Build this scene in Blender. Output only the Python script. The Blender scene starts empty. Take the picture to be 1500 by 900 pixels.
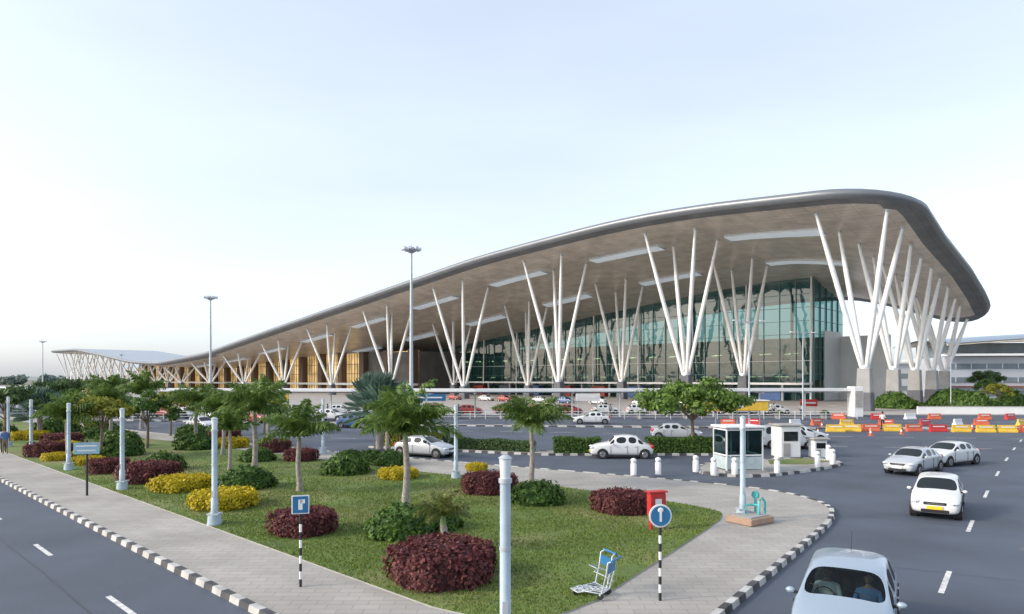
import bpy, bmesh, math, random
import numpy as np
from mathutils import Vector, Matrix
random.seed(7); rng=np.random.default_rng(7)
scn=bpy.context.scene
R=math.radians

# ------------------------------------------------------------------ materials
MATS={}
def pm(name,col,rough=.6,metal=0.,var=.15,scale=3.,bump=0.,bscale=None,spec=.5,detail=4,coat=0.):
    if name in MATS: return MATS[name]
    m=bpy.data.materials.new(name); m.use_nodes=True; nt=m.node_tree; b=nt.nodes['Principled BSDF']
    b.inputs['Roughness'].default_value=rough; b.inputs['Metallic'].default_value=metal
    b.inputs['Specular IOR Level'].default_value=spec; b.inputs['Coat Weight'].default_value=coat
    tc=nt.nodes.new('ShaderNodeTexCoord'); n=nt.nodes.new('ShaderNodeTexNoise')
    n.inputs['Scale'].default_value=scale; n.inputs['Detail'].default_value=detail
    nt.links.new(tc.outputs['Object'],n.inputs['Vector'])
    mr=nt.nodes.new('ShaderNodeMapRange'); mr.inputs['From Min'].default_value=.3; mr.inputs['From Max'].default_value=.7
    mr.inputs['To Min'].default_value=1-var; mr.inputs['To Max'].default_value=1+var
    nt.links.new(n.outputs['Fac'],mr.inputs['Value'])
    vm=nt.nodes.new('ShaderNodeVectorMath'); vm.operation='SCALE'; vm.inputs[0].default_value=col[:3]
    nt.links.new(mr.outputs['Result'],vm.inputs['Scale']); nt.links.new(vm.outputs[0],b.inputs['Base Color'])
    if bump>0:
        n2=nt.nodes.new('ShaderNodeTexNoise'); n2.inputs['Scale'].default_value=bscale or scale*6; n2.inputs['Detail'].default_value=5
        nt.links.new(tc.outputs['Object'],n2.inputs['Vector'])
        bp=nt.nodes.new('ShaderNodeBump'); bp.inputs['Strength'].default_value=bump; bp.inputs['Distance'].default_value=.05
        nt.links.new(n2.outputs['Fac'],bp.inputs['Height']); nt.links.new(bp.outputs['Normal'],b.inputs['Normal'])
    MATS[name]=m; return m

def leafmat(name,dark,light,rough=.55):
    if name in MATS: return MATS[name]
    m=bpy.data.materials.new(name); m.use_nodes=True; nt=m.node_tree; b=nt.nodes['Principled BSDF']
    b.inputs['Roughness'].default_value=rough; b.inputs['Specular IOR Level'].default_value=.3
    g=nt.nodes.new('ShaderNodeNewGeometry'); cr=nt.nodes.new('ShaderNodeValToRGB')
    cr.color_ramp.elements[0].color=(*dark,1); cr.color_ramp.elements[1].color=(*light,1)
    nt.links.new(g.outputs['Random Per Island'],cr.inputs['Fac']); nt.links.new(cr.outputs['Color'],b.inputs['Base Color'])
    tr=nt.nodes.new('ShaderNodeBsdfTranslucent'); nt.links.new(cr.outputs['Color'],tr.inputs['Color'])
    mx=nt.nodes.new('ShaderNodeMixShader'); mx.inputs[0].default_value=.3
    nt.links.new(b.outputs[0],mx.inputs[1]); nt.links.new(tr.outputs[0],mx.inputs[2])
    nt.links.new(mx.outputs[0],nt.nodes['Material Output'].inputs['Surface'])
    MATS[name]=m; return m

def tilemat(name,col,line,bw,bh,rough=.8,mort=.02,var=.1,offset=.5,metal=0.,squash=None):
    """procedural tiles / panels in object space (metres)"""
    m=bpy.data.materials.new(name); m.use_nodes=True; nt=m.node_tree; b=nt.nodes['Principled BSDF']
    b.inputs['Roughness'].default_value=rough; b.inputs['Metallic'].default_value=metal
    tc=nt.nodes.new('ShaderNodeTexCoord'); br=nt.nodes.new('ShaderNodeTexBrick'); br.offset=offset
    br.inputs['Scale'].default_value=1; br.inputs['Brick Width'].default_value=bw; br.inputs['Row Height'].default_value=bh
    br.inputs['Mortar Size'].default_value=mort; br.inputs['Mortar Smooth'].default_value=.3
    br.inputs['Color1'].default_value=(*[c*(1-var) for c in col],1); br.inputs['Color2'].default_value=(*[c*(1+var) for c in col],1)
    br.inputs['Mortar'].default_value=(*line,1)
    nt.links.new(tc.outputs['Object'],br.inputs['Vector'])
    n=nt.nodes.new('ShaderNodeTexNoise'); n.inputs['Scale'].default_value=.35; n.inputs['Detail'].default_value=6
    nt.links.new(tc.outputs['Object'],n.inputs['Vector'])
    mr=nt.nodes.new('ShaderNodeMapRange'); mr.inputs['From Min'].default_value=.3; mr.inputs['From Max'].default_value=.7
    mr.inputs['To Min'].default_value=.8; mr.inputs['To Max'].default_value=1.12
    nt.links.new(n.outputs['Fac'],mr.inputs['Value'])
    vm=nt.nodes.new('ShaderNodeVectorMath'); vm.operation='SCALE'
    nt.links.new(br.outputs['Color'],vm.inputs[0]); nt.links.new(mr.outputs['Result'],vm.inputs['Scale'])
    nt.links.new(vm.outputs[0],b.inputs['Base Color'])
    MATS[name]=m; return m

M_asph=pm('asphalt',(.074,.090,.120),.75,var=.22,scale=.25,bump=.35,bscale=60,detail=8)
M_earth=pm('earth',(.18,.17,.12),.95,var=.3,scale=.05)
M_walk=tilemat('paving',(.36,.34,.31),(.25,.24,.22),.6,.3,.85,.012,.06)
M_plaza=tilemat('plaza_paving',(.38,.36,.34),(.27,.26,.25),3,3,.8,.04,.06)
M_kw=pm('kerb_white',(.48,.47,.45),.7,var=.25,scale=2)
M_kb=pm('kerb_black',(.06,.06,.065),.7,var=.4,scale=2)
M_kg=pm('kerb_concrete',(.36,.35,.33),.8,var=.15,scale=2)
M_paint=pm('road_paint',(.60,.60,.58),.7,var=.3,scale=5)
M_white=pm('white_paint',(.80,.80,.79),.45,var=.04,scale=1)
M_steel=pm('galvanised_steel',(.50,.54,.58),.45,.3,var=.06,scale=3)
M_pole=pm('pole_paint_blue_grey',(.38,.47,.54),.5,var=.14,scale=3)
M_black=pm('black_paint',(.02,.02,.022),.5,var=.1)
M_dark=pm('dark_rubber',(.018,.018,.02),.8,var=.2)
M_conc=pm('concrete',(.32,.32,.32),.85,var=.12,scale=.6,bump=.1)
M_concd=pm('concrete_dark',(.12,.125,.14),.85,var=.15,scale=.6)
M_blue=pm('sign_blue',(.03,.16,.34),.4,var=.05)
M_teal=pm('teal_paint',(.06,.38,.38),.4,var=.05)
M_red=pm('red_paint',(.50,.03,.03),.45,var=.12)
M_yel=pm('yellow_paint',(.68,.44,.05),.55,var=.15)
M_orange=pm('orange_plastic',(.62,.13,.06),.55,var=.15)
M_plate=pm('yellow_plate',(.85,.55,.02),.5,var=.02)
M_chrome=pm('chrome',(.65,.65,.66),.2,.9,var=.02)
M_lampg=pm('lamp_glass',(.66,.71,.75),.12,var=.02)
M_tail=pm('tail_lamp',(.45,.02,.02),.2,var=.02)
M_glass=pm('car_glass',(.012,.018,.02),.05,var=.02,spec=.4)
M_brick=pm('brown_base_tile',(.36,.24,.17),.7,var=.1)
M_bark=pm('bark',(.20,.16,.12),.9,var=.25,scale=5,bump=.3)
M_palmtrunk=pm('palm_trunk',(.30,.27,.24),.9,var=.3,scale=8,bump=.3)

def mixm(name,tcol,gloss,fac):
    m=bpy.data.materials.new(name); m.use_nodes=True; nt=m.node_tree; nt.nodes.clear()
    o=nt.nodes.new('ShaderNodeOutputMaterial'); t=nt.nodes.new('ShaderNodeBsdfTransparent'); t.inputs[0].default_value=(*tcol,1)
    g=nt.nodes.new('ShaderNodeBsdfGlossy'); g.inputs['Roughness'].default_value=.03; g.inputs[0].default_value=(*gloss,1)
    lw=nt.nodes.new('ShaderNodeFresnel'); lw.inputs[0].default_value=1.3
    ad=nt.nodes.new('ShaderNodeMath'); ad.operation='MULTIPLY_ADD'; ad.inputs[1].default_value=.5; ad.inputs[2].default_value=fac
    nt.links.new(lw.outputs[0],ad.inputs[0])
    mx=nt.nodes.new('ShaderNodeMixShader'); nt.links.new(ad.outputs[0],mx.inputs[0]); nt.links.new(t.outputs[0],mx.inputs[1]); nt.links.new(g.outputs[0],mx.inputs[2])
    nt.links.new(mx.outputs[0],o.inputs['Surface']); MATS[name]=m; return m
M_clear=mixm('clear_glass',(.42,.53,.53),(.9,.95,.97),.015)

# ------------------------------------------------------------------ mesh builder
class MB:
    def __init__(s): s.v=[];s.f=[];s.m=[];s.sm=[];s.mats=[]
    def mi(s,m):
        if m not in s.mats: s.mats.append(m)
        return s.mats.index(m)
    def add(s,vs,fs,m,smooth=False):
        o=len(s.v); s.v+=[tuple(v) for v in vs]; k=s.mi(m)
        for f in fs: s.f.append(tuple(i+o for i in f)); s.m.append(k); s.sm.append(smooth)
    def box(s,c,d,m,rz=0,taper=1.,bev=0.):
        x,y,z=[k/2 for k in d]; ca,sa=math.cos(rz),math.sin(rz)
        if bev>0:
            pl=[(-x+bev,-y),(x-bev,-y),(x,-y+bev),(x,y-bev),(x-bev,y),(-x+bev,y),(-x,y-bev),(-x,-y+bev)]
            vs=[]
            for zz,k in((-z,1-bev/max(x,y)),(-z+bev,1),(z-bev,taper),(z,taper*(1-bev/max(x,y)))):
                vs+=[(a*k,b*k,zz) for a,b in pl]
            fs=[tuple(range(7,-1,-1)),tuple(range(24,32))]
            for r in range(3):
                for i in range(8): fs.append((r*8+i,r*8+(i+1)%8,r*8+8+(i+1)%8,r*8+8+i))
        else:
            vs=[(-x,-y,-z),(x,-y,-z),(x,y,-z),(-x,y,-z)]+[(a*taper,b*taper,z) for a,b in((-x,-y),(x,-y),(x,y),(-x,y))]
            fs=[(3,2,1,0),(4,5,6,7),(0,1,5,4),(1,2,6,5),(2,3,7,6),(3,0,4,7)]
        s.add([(c[0]+a*ca-b*sa,c[1]+a*sa+b*ca,c[2]+z0) for a,b,z0 in vs],fs,m)
    def tube(s,p0,p1,r0,r1,m,n=10,caps=True):
        s.path([p0,p1],[r0,r1],m,n,caps)
    def path(s,pts,rs,m,n=10,caps=True):
        pts=[Vector(p) for p in pts]; vs=[]
        for i,p in enumerate(pts):
            d=(pts[min(i+1,len(pts)-1)]-pts[max(i-1,0)]).normalized()
            a=d.cross(Vector((0,0,1)) if abs(d.z)<.9 else Vector((1,0,0))).normalized(); b=d.cross(a)
            for k in range(n):
                t=2*math.pi*k/n; vs.append(p+(a*math.cos(t)+b*math.sin(t))*rs[i])
        fs=[(i*n+k,i*n+(k+1)%n,(i+1)*n+(k+1)%n,(i+1)*n+k) for i in range(len(pts)-1) for k in range(n)]
        s.add(vs,fs,m,True)
        if caps:
            s.add([vs[k] for k in range(n)],[tuple(range(n-1,-1,-1))],m); s.add([vs[-n+k] for k in range(n)],[tuple(range(n))],m)
    def sph(s,c,r,m,n=12,rn=8):
        if not hasattr(r,'__len__'): r=(r,r,r)
        vs=[];fs=[]
        for i in range(rn+1):
            ph=math.pi*i/rn
            for k in range(n):
                t=2*math.pi*k/n; vs.append((c[0]+r[0]*math.sin(ph)*math.cos(t),c[1]+r[1]*math.sin(ph)*math.sin(t),c[2]+r[2]*math.cos(ph)))
        for i in range(rn):
            for k in range(n): fs.append((i*n+k,(i+1)*n+k,(i+1)*n+(k+1)%n,i*n+(k+1)%n))
        s.add(vs,fs,m,True)
    def prism(s,poly,z0,z1,m,mside=None):
        n=len(poly); vs=[(x,y,z0) for x,y in poly]+[(x,y,z1) for x,y in poly]
        s.add(vs[n:],[tuple(range(n))],m)
        s.add(vs,[(i,(i+1)%n,n+(i+1)%n,n+i) for i in range(n)],mside or m)
    def mesh(s,name):
        me=bpy.data.meshes.new(name); me.from_pydata(s.v,[],s.f)
        for m in s.mats: me.materials.append(m)
        me.polygons.foreach_set('material_index',s.m); me.polygons.foreach_set('use_smooth',s.sm); me.update(); return me
    def obj(s,name,loc=(0,0,0),rz=0,parent=None,sc=1):
        return put(s.mesh(name),name,loc,rz,parent,sc)
def put(me,name,loc=(0,0,0),rz=0,parent=None,sc=1):
    o=bpy.data.objects.new(name,me); o.location=loc; o.rotation_euler=(0,0,rz)
    o.scale=(sc,)*3 if not hasattr(sc,'__len__') else sc
    if parent: o.parent=parent
    scn.collection.objects.link(o); return o
def empty(name,loc=(0,0,0),rz=0,sc=1):
    o=put(None,name,loc,rz,None,sc); o.empty_display_size=.3; return o

# ------------------------------------------------------------------ camera, light
cam=bpy.data.cameras.new('camera'); co=bpy.data.objects.new('camera',cam); scn.collection.objects.link(co)
co.location=(0,0,5.3); co.rotation_euler=(R(90),0,0); cam.lens=24; cam.sensor_width=36; cam.shift_y=.07; cam.clip_end=9000; cam.clip_start=.1
scn.camera=co
w=bpy.data.worlds.new('World'); scn.world=w; w.use_nodes=True; nt=w.node_tree
sky=nt.nodes.new('ShaderNodeTexSky'); sky.sky_type='NISHITA'; sky.sun_disc=False
SE,SR=R(28),R(256)
sky.sun_elevation=SE; sky.sun_rotation=SR; sky.air_density=1.0; sky.dust_density=2.2; sky.ozone_density=1.5
hs=nt.nodes.new('ShaderNodeHueSaturation'); hs.inputs['Saturation'].default_value=.55; hs.inputs['Value'].default_value=1.3
hz=nt.nodes.new('ShaderNodeMix'); hz.data_type='RGBA'; hz.blend_type='ADD'; hz.inputs['Factor'].default_value=1.; hz.inputs['B'].default_value=(2.15,2.45,2.9,1); hz.clamp_result=False
nt.links.new(sky.outputs[0],hs.inputs['Color']); nt.links.new(hs.outputs[0],hz.inputs['A'])
tcw=nt.nodes.new('ShaderNodeTexCoord'); mpw=nt.nodes.new('ShaderNodeMapping'); mpw.inputs['Scale'].default_value=(1.2,1.2,5); nzw=nt.nodes.new('ShaderNodeTexNoise'); nzw.inputs['Scale'].default_value=1.6; nzw.inputs['Detail'].default_value=6
mrw=nt.nodes.new('ShaderNodeMapRange'); mrw.inputs['From Min'].default_value=.35; mrw.inputs['From Max'].default_value=.75; mrw.inputs['To Min'].default_value=.97; mrw.inputs['To Max'].default_value=1.08
scw=nt.nodes.new('ShaderNodeVectorMath'); scw.operation='SCALE'
nt.links.new(tcw.outputs['Generated'],mpw.inputs['Vector']); nt.links.new(mpw.outputs[0],nzw.inputs['Vector']); nt.links.new(nzw.outputs['Fac'],mrw.inputs['Value'])
nt.links.new(hz.outputs['Result'],scw.inputs[0]); nt.links.new(mrw.outputs['Result'],scw.inputs['Scale']); nt.links.new(scw.outputs[0],nt.nodes['Background'].inputs[0])
nt.nodes['Background'].inputs[1].default_value=.15
sl=bpy.data.lights.new('sun','SUN'); sl.energy=2.6; sl.angle=R(8); sl.color=(1,.87,.70)
so=bpy.data.objects.new('sun',sl); scn.collection.objects.link(so)
sd=Vector((math.sin(SR)*math.cos(SE),math.cos(SR)*math.cos(SE),math.sin(SE)))
so.rotation_euler=sd.to_track_quat('Z','Y').to_euler(); so.location=(0,0,80)
scn.view_settings.view_transform='Standard'; scn.view_settings.look='None'; scn.view_settings.exposure=0

# ------------------------------------------------------------------ ground, roads, island
b=MB(); b.add([(-4000,-4000,0),(4000,-4000,0),(4000,4000,0),(-4000,4000,0)],[(0,1,2,3)],M_earth); b.obj('ground')
b=MB(); b.add([(-260,-30,.01),(130,-30,.01),(130,99,.01),(-20,99,.01),(-260,260,.01)],[(0,1,2,3,4)],M_asph); b.obj('road')
b=MB(); b.add([(-20,99,.02),(130,99,.02),(300,330,.02),(-420,600,.02),(-260,260,.02)],[(0,1,2,3,4)],M_plaza); b.obj('terminal_forecourt_pavement')

def smooth_poly(p,it=2):
    for _ in range(it):
        q=[]
        for i in range(len(p)):
            a=p[i];c=p[(i+1)%len(p)]
            d=math.hypot(a[0]-c[0],a[1]-c[1]); k=min(.25,1.5/d)
            q+=[(a[0]+(c[0]-a[0])*k,a[1]+(c[1]-a[1])*k),(c[0]+(a[0]-c[0])*k,c[1]+(a[1]-c[1])*k)]
        p=q
    return p
isl=smooth_poly([(.47,9.27),(5.2,15.8),(12,25.2),(13.3,28.3),(12.4,31.8),(8.66,34.9),(3.84,38),(-2.1,41.7),(-12.7,48.5),(-35,66),(-80,104),(-90,110),(-96.6,102.9)])
gra=smooth_poly([(.37,13.3),(8.1,25.6),(7.9,27.2),(4.6,30.6),(0,34.3),(-5.5,38),(-14,45),(-36,62.5),(-78,98),(-85.9,96.4)])
def offs(p,d):
    n=len(p);q=[]
    for i in range(n):
        a=Vector(p[i-1]);c=Vector(p[(i+1)%n]);t=(c-a).normalized(); q.append((p[i][0]-t.y*d,p[i][1]+t.x*d))
    return q
b=MB(); b.prism(offs(isl,.15),0,.135,M_walk,M_kg); b.obj('pavement')
M_grass=pm('lawn',(.11,.165,.035),.9,var=.3,scale=.45,detail=8,bump=.4,bscale=30)
ntg=M_grass.node_tree; bs=ntg.nodes['Principled BSDF']; lk=bs.inputs['Base Color'].links[0].from_socket
n=ntg.nodes.new('ShaderNodeTexNoise'); n.inputs['Scale'].default_value=.22; n.inputs['Detail'].default_value=5
tc=ntg.nodes.new('ShaderNodeTexCoord'); ntg.links.new(tc.outputs['Object'],n.inputs['Vector'])
cr=ntg.nodes.new('ShaderNodeValToRGB'); cr.color_ramp.elements[0].position=.48; cr.color_ramp.elements[1].position=.70
mx=ntg.nodes.new('ShaderNodeMix'); mx.data_type='RGBA'; mx.inputs['B'].default_value=(.25,.21,.10,1)
ntg.links.new(n.outputs['Fac'],cr.inputs['Fac']); ntg.links.new(cr.outputs['Color'],mx.inputs['Factor']); ntg.links.new(lk,mx.inputs['A']); ntg.links.new(mx.outputs['Result'],bs.inputs['Base Color'])
b=MB(); b.prism(gra,.1,.165,M_grass,M_kg); b.obj('lawn')
def inpoly(x,y,p):
    c=False;n=len(p)
    for i in range(n):
        x1,y1=p[i];x2,y2=p[i-1]
        if (y1>y)!=(y2>y) and x<(x2-x1)*(y-y1)/(y2-y1)+x1: c=not c
    return c
vs=[];fs=[];cnt=0
while cnt<75000:
    y=13.2+abs(random.gauss(0,1))*14; x=random.uniform(-26,8.2)
    if y>48 or not inpoly(x,y,gra): continue
    if math.hypot((x-2.6)/2.2,(y-18.3)/1.4)<random.uniform(.0,1): continue
    if math.sin(x*1.3+2*math.sin(y*.7))*math.sin(y*.9+x*.3)>random.uniform(.2,1.3): continue
    a=random.random()*6.28; h=random.uniform(.03,.085); wd=.012+y*.0004; dx,dy=math.cos(a)*wd,math.sin(a)*wd
    lx,ly=random.uniform(-.04,.04),random.uniform(-.04,.04); k=len(vs)
    vs+=[(x-dx,y-dy,.16),(x+dx,y+dy,.16),(x+lx,y+ly,.16+h)]; fs.append((k,k+1,k+2)); cnt+=1
me=bpy.data.meshes.new('grass'); me.from_pydata(vs,[],fs); me.materials.append(leafmat('grass_blade',(.085,.145,.022),(.22,.28,.06))); put(me,'grass')

def kerb(name,poly,wd=.2,h=.16,seg=.5,paint=lambda x,y:True,z0=0):
    b=MB(); n=len(poly); path=[]
    for i in range(n):
        a=Vector(poly[i]);c=Vector(poly[(i+1)%n]);L=(c-a).length;k=max(1,round(L/seg)) if L>seg*.7 else 1
        for j in range(k): path.append(a.lerp(c,j/k))
    m=len(path); acc=0
    inn=offs([tuple(p) for p in path],wd)
    for i in range(m):
        a,c=path[i],path[(i+1)%m]; ia,ic=inn[i],inn[(i+1)%m]
        acc+=(c-a).length; k=int(acc/seg)%2
        mt=(M_kw if k else M_kb) if paint(a.x,a.y) else M_kg
        b.add([(a.x,a.y,z0),(c.x,c.y,z0),(c.x+(ic[0]-c.x)*.15,c.y+(ic[1]-c.y)*.15,z0+h),(a.x+(ia[0]-a.x)*.15,a.y+(ia[1]-a.y)*.15,z0+h),(ic[0],ic[1],z0+h),(ia[0],ia[1],z0+h),(ic[0],ic[1],z0),(ia[0],ia[1],z0)],
              [(0,1,2,3),(3,2,4,5),(5,4,6,7)],mt)
    return b.obj(name)
kerb('kerb',isl,paint=lambda x,y:y<60)
isl2=smooth_poly([(10.6,37.2),(13,36.2),(16.5,38.3),(20.2,41.4),(20.6,43.2),(19,45),(12,42.3),(10.4,39.4)],1)
b=MB(); b.prism(offs(isl2,.15),0,.135,M_walk,M_kg); b.obj('pavement'); kerb('kerb',isl2)
b=MB(); b.prism([(15.6,41.3),(17.8,41.1),(19.8,42.6),(19,44.2),(16.2,43.2)],.1,.16,M_grass); b.obj('lawn')
isl3=[(-11,52.2),(2,46.9),(15.5,46.9),(16.2,47.8),(15.5,48.8),(2.5,48.9),(-10.3,53.9)]
b=MB(); b.prism(offs(isl3,.15),0,.135,M_walk,M_kg); b.obj('pavement'); kerb('kerb',isl3)
isl4=[(-60,88),(-6,76),(30,72),(80,70),(80,71.2),(30,73.2),(-6,77.2),(-60,89.5)]
b=MB(); b.prism(offs(isl4,.15),0,.135,M_kg,M_kg); b.obj('pavement'); kerb('kerb',isl4,seg=1)

b=MB()
def dash(x,y,hx,hy,L=2.2,w=.13):
    l=math.hypot(hx,hy);hx/=l;hy/=l
    b.add([(x-hx*L/2-hy*w/2,y-hy*L/2+hx*w/2,.014),(x-hx*L/2+hy*w/2,y-hy*L/2-hx*w/2,.014),(x+hx*L/2+hy*w/2,y+hy*L/2-hx*w/2,.014),(x+hx*L/2-hy*w/2,y+hy*L/2+hx*w/2,.014)],[(0,1,2,3)],M_paint)
for i in range(-3,8): dash(11.3+5.15*i+ .07*i*i*.5,17.8+6.75*i,.6+.01*i,.8,2.4)
for i in range(-2,14): dash(-9.1-5.4*i,15.9+5.2*i,-.72,.695,2.0)
for i in range(-12,16): dash(i*5,58-i*.9,1,-.18,2.4)
for i in range(-12,16): dash(i*5,68-i*.9,1,-.18,2.4)
for i in range(-8,16): dash(i*6,86-i*.3,1,-.05,2.6)
b.obj('road_markings')
b=MB(); M_seam=pm('tar_seam',(.045,.05,.06),.6,var=.2)
def seam(pts,w):
    for (x0,y0),(x1,y1) in zip(pts[:-1],pts[1:]):
        l=math.hypot(x1-x0,y1-y0); nx,ny=-(y1-y0)/l*w/2,(x1-x0)/l*w/2
        b.add([(x0-nx,y0-ny,.0125),(x1-nx,y1-ny,.0125),(x1+nx,y1+ny,.0125),(x0+nx,y0+ny,.0125)],[(0,1,2,3)],M_seam)
for off,ww in((2.2,.05),(-9.5,.05)):
    seam([(9+off+.6*k*1.5+random.uniform(-.05,.05),14.5+.8*k*1.5) for k in range(-5,26)],ww)
seam([(-7.2-.72*k*2-.0,13.2+.695*k*2+random.uniform(-.04,.04)) for k in range(-3,40)],.05)
for k in range(4): seam([(9+k*4,20+k*6.5),(14+k*4,17+k*6.5+random.uniform(-1,1)),(24+k*4,12+k*6.5)],.04)
b.obj('road_seams')
b=MB(); b.tube((16,21,.005),(16,21,.018),.33,.33,M_concd,20); b.tube((-13,14,.005),(-13,14,.018),.33,.33,M_concd,20); b.obj('manhole_cover')

# ------------------------------------------------------------------ terminal
O=Vector((57.9,112,0)); TA=math.atan2(-.697,.717)
term=empty('airport_terminal_building',O,TA)
sk=[-30,-8,3.6,14.8,27.7,42.8,60.7,82.3,108.8,142,185,243,297,335,380,435,493,530]
zk=[33.2,34.2,34.9,35.8,36.6,36.7,35.8,34.5,31.5,27.7,22.8,15.9,13.0,14.3,18.6,23.4,24.0,23]
sd_=np.arange(-30,531,1.); zd=np.interp(sd_,sk,zk); kk=np.ones(17)/17; zd=np.convolve(np.pad(zd,8,mode='edge'),kk,'valid')
def zf(s): return float(np.interp(s,sd_,zd))
TR=64
def ztop(s,t):
    d0=np.interp(t,[-10,2,14,35,48,55,70],[0,1.2,4,7.3,10.5,13,18])
    d1=np.interp(t,[-10,45,70],[0,4.5,11]); d2=np.interp(t,[-10,10,45,70],[0,1.5,7,11]); d3=0.
    if s<25: k=(s+8)/33; k=max(0,k); k=k*k*(3-2*k); d=d0*(1-k)+d1*k
    elif s<82: k=(s-25)/57; d=d1*(1-k)+d2*k
    elif s<170: d=d2
    elif s<260: k=(s-170)/90; k=k*k*(3-2*k); d=d2*(1-k)
    else: d=0
    return zf(s)-float(d)
SEND=500
ss=[-8+12*(1-math.cos(a)) for a in np.linspace(0,math.pi/2,10)]+list(np.arange(7,SEND-14,3.5))+[SEND-14+14*math.sin(a) for a in np.linspace(0,math.pi/2,8)]
def trange(s):
    def c(r,e): return r-math.sqrt(max(0,r*r-(r-e)**2)) if e<r else 0
    e=min(s+8,SEND-s); f=c(12,min(e,12)) if s<100 else c(10,min(e,12)); 
    tm=TR if s<230 else max(34,TR-(s-230)*.35)
    return -10+f,tm-c(12,min(e,12))
NT=34
jj=[0,.012,.03,.055]+list(np.linspace(.085,.915,NT-7))+[.95,.98,1]
NT=len(jj)
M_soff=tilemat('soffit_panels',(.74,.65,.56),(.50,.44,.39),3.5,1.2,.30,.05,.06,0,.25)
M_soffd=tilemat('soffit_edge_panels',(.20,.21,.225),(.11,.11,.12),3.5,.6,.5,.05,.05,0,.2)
M_fascia=pm('fascia_metal',(.20,.215,.235),.4,.4,var=.06,scale=.3)
M_rooftop=pm('roof_metal',(.38,.42,.46),.45,.3,var=.05,scale=.2)
TH=2.0
b=MB(); top=[];bot=[]
for s in ss:
    a,c=trange(s)
    for j in jj:
        t=a+(c-a)*j; z=ztop(s,t); e=min(t-a,c-t,(s+8)*1.3+.0, SEND-s)
        top.append((-s,t,z)); bot.append((-s,t,z-TH*.75-min(1,e/9)*.9))
ns=len(ss)
grid=lambda fl:[((i*NT+j,i*NT+j+1,(i+1)*NT+j+1,(i+1)*NT+j) if fl else (i*NT+j,(i+1)*NT+j,(i+1)*NT+j+1,i*NT+j+1)) for i in range(ns-1) for j in range(NT-1)]
b.add(top,grid(True),M_rooftop,True)
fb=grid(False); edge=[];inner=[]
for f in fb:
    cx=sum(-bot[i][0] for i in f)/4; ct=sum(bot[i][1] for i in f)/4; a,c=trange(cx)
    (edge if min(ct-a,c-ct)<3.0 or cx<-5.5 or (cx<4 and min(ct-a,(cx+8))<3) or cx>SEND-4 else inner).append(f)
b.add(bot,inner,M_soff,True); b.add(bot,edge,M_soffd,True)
per=[i*NT for i in range(ns)]+[(ns-1)*NT+j for j in range(1,NT)]+[i*NT+NT-1 for i in range(ns-2,-1,-1)]+[j for j in range(NT-2,0,-1)]
P=[Vector(top[i]) for i in per]; Q=[Vector(bot[i]) for i in per]; n=len(per); vs=[]
for k in range(n):
    tdir=(P[(k+1)%n]-P[k-1]); tdir.z=0; tdir.normalize(); nr=Vector((-tdir.y,tdir.x,0)) 
    h=P[k].z-Q[k].z
    vs+=[P[k],P[k]+nr*.45-Vector((0,0,h*.2)),P[k]+nr*.6-Vector((0,0,h*.5)),P[k]+nr*.4-Vector((0,0,h*.8)),Q[k]]
if (vs[2]-P[0]).dot(P[0]-Vector((-200,25,0)))<0:
    vs=[ (P[i//5]-(v-P[i//5])*Vector((1,1,0)) + Vector((0,0,(v-P[i//5]).z)) if 0<i%5<4 else v) for i,v in enumerate(vs)]
b.add(vs,[(k*5+r,((k+1)%n)*5+r,((k+1)%n)*5+r+1,k*5+r+1) for k in range(n) for r in range(4)],M_fascia,True)
b.obj('roof',parent=term)
def zso(s,t): return ztop(s,t)-TH*1.15
M_slot=pm('skylight_panel_painted_daylight',(.80,.86,.90),.3,var=.03)
bs=M_slot.node_tree.nodes['Principled BSDF']; bs.inputs['Emission Color'].default_value=(.72,.86,1,1); bs.inputs['Emission Strength'].default_value=.22  # daylight behind the skylights is painted as a faint emission on the panels
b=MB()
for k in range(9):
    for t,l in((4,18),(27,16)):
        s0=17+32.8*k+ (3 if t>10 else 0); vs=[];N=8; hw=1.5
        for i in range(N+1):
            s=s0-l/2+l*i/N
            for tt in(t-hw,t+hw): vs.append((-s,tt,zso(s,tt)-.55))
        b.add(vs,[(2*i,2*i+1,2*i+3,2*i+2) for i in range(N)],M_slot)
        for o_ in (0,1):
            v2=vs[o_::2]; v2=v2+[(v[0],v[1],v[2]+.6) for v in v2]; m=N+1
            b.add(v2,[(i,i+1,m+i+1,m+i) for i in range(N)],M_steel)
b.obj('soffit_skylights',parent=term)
def vcol(s,t,ph,sc=1.):
    b=MB(); base=(-s,t,ph)
    b.box((-s,t,ph*.5),(2.4,2.0,ph),M_conc if s<20 else M_concd,taper=.82,bev=.12)
    if s<20: b.box((-s,t,ph*.22),(2.5,2.1,ph*.44),M_concd,taper=.94,bev=.1)
    b.tube((-s,t,ph-.05),(-s,t,ph+.5),.85,.7,M_steel,12)
    for dx,dy in((-5.6,-6),(4.6,-4.6),(4.4,4.6),(-5.6,4.6)):
        e=Vector((-s+dx*sc,t+dy*sc,0)); e.z=zso(-e.x,e.y)-.1
        st=Vector(base)+Vector((dx*.07,dy*.07,.1))
        b.path([st,st.lerp(e,.3),st.lerp(e,.7),e],[.30,.42,.40,.24],M_white,10)
        m1=st.lerp(e,.985); b.tube(m1,e,.34,.34,M_steel,8)
    return b
i=0
for nn in range(0,16):
    i+=1; ph=[7,6,4.6,3.4][min(nn,3)]
    vcol(32.8*nn,0,ph).obj('v_column_%d'%i,parent=term)
for t in(16,30,43,54): i+=1; vcol(0,t,7,.8).obj('v_column_%d'%i,parent=term)
for nn in(1,2,3,4): i+=1; vcol(32.8*nn,25,[0,6,4.6,3.4,3.4][nn],.85).obj('v_column_%d'%i,parent=term)
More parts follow.
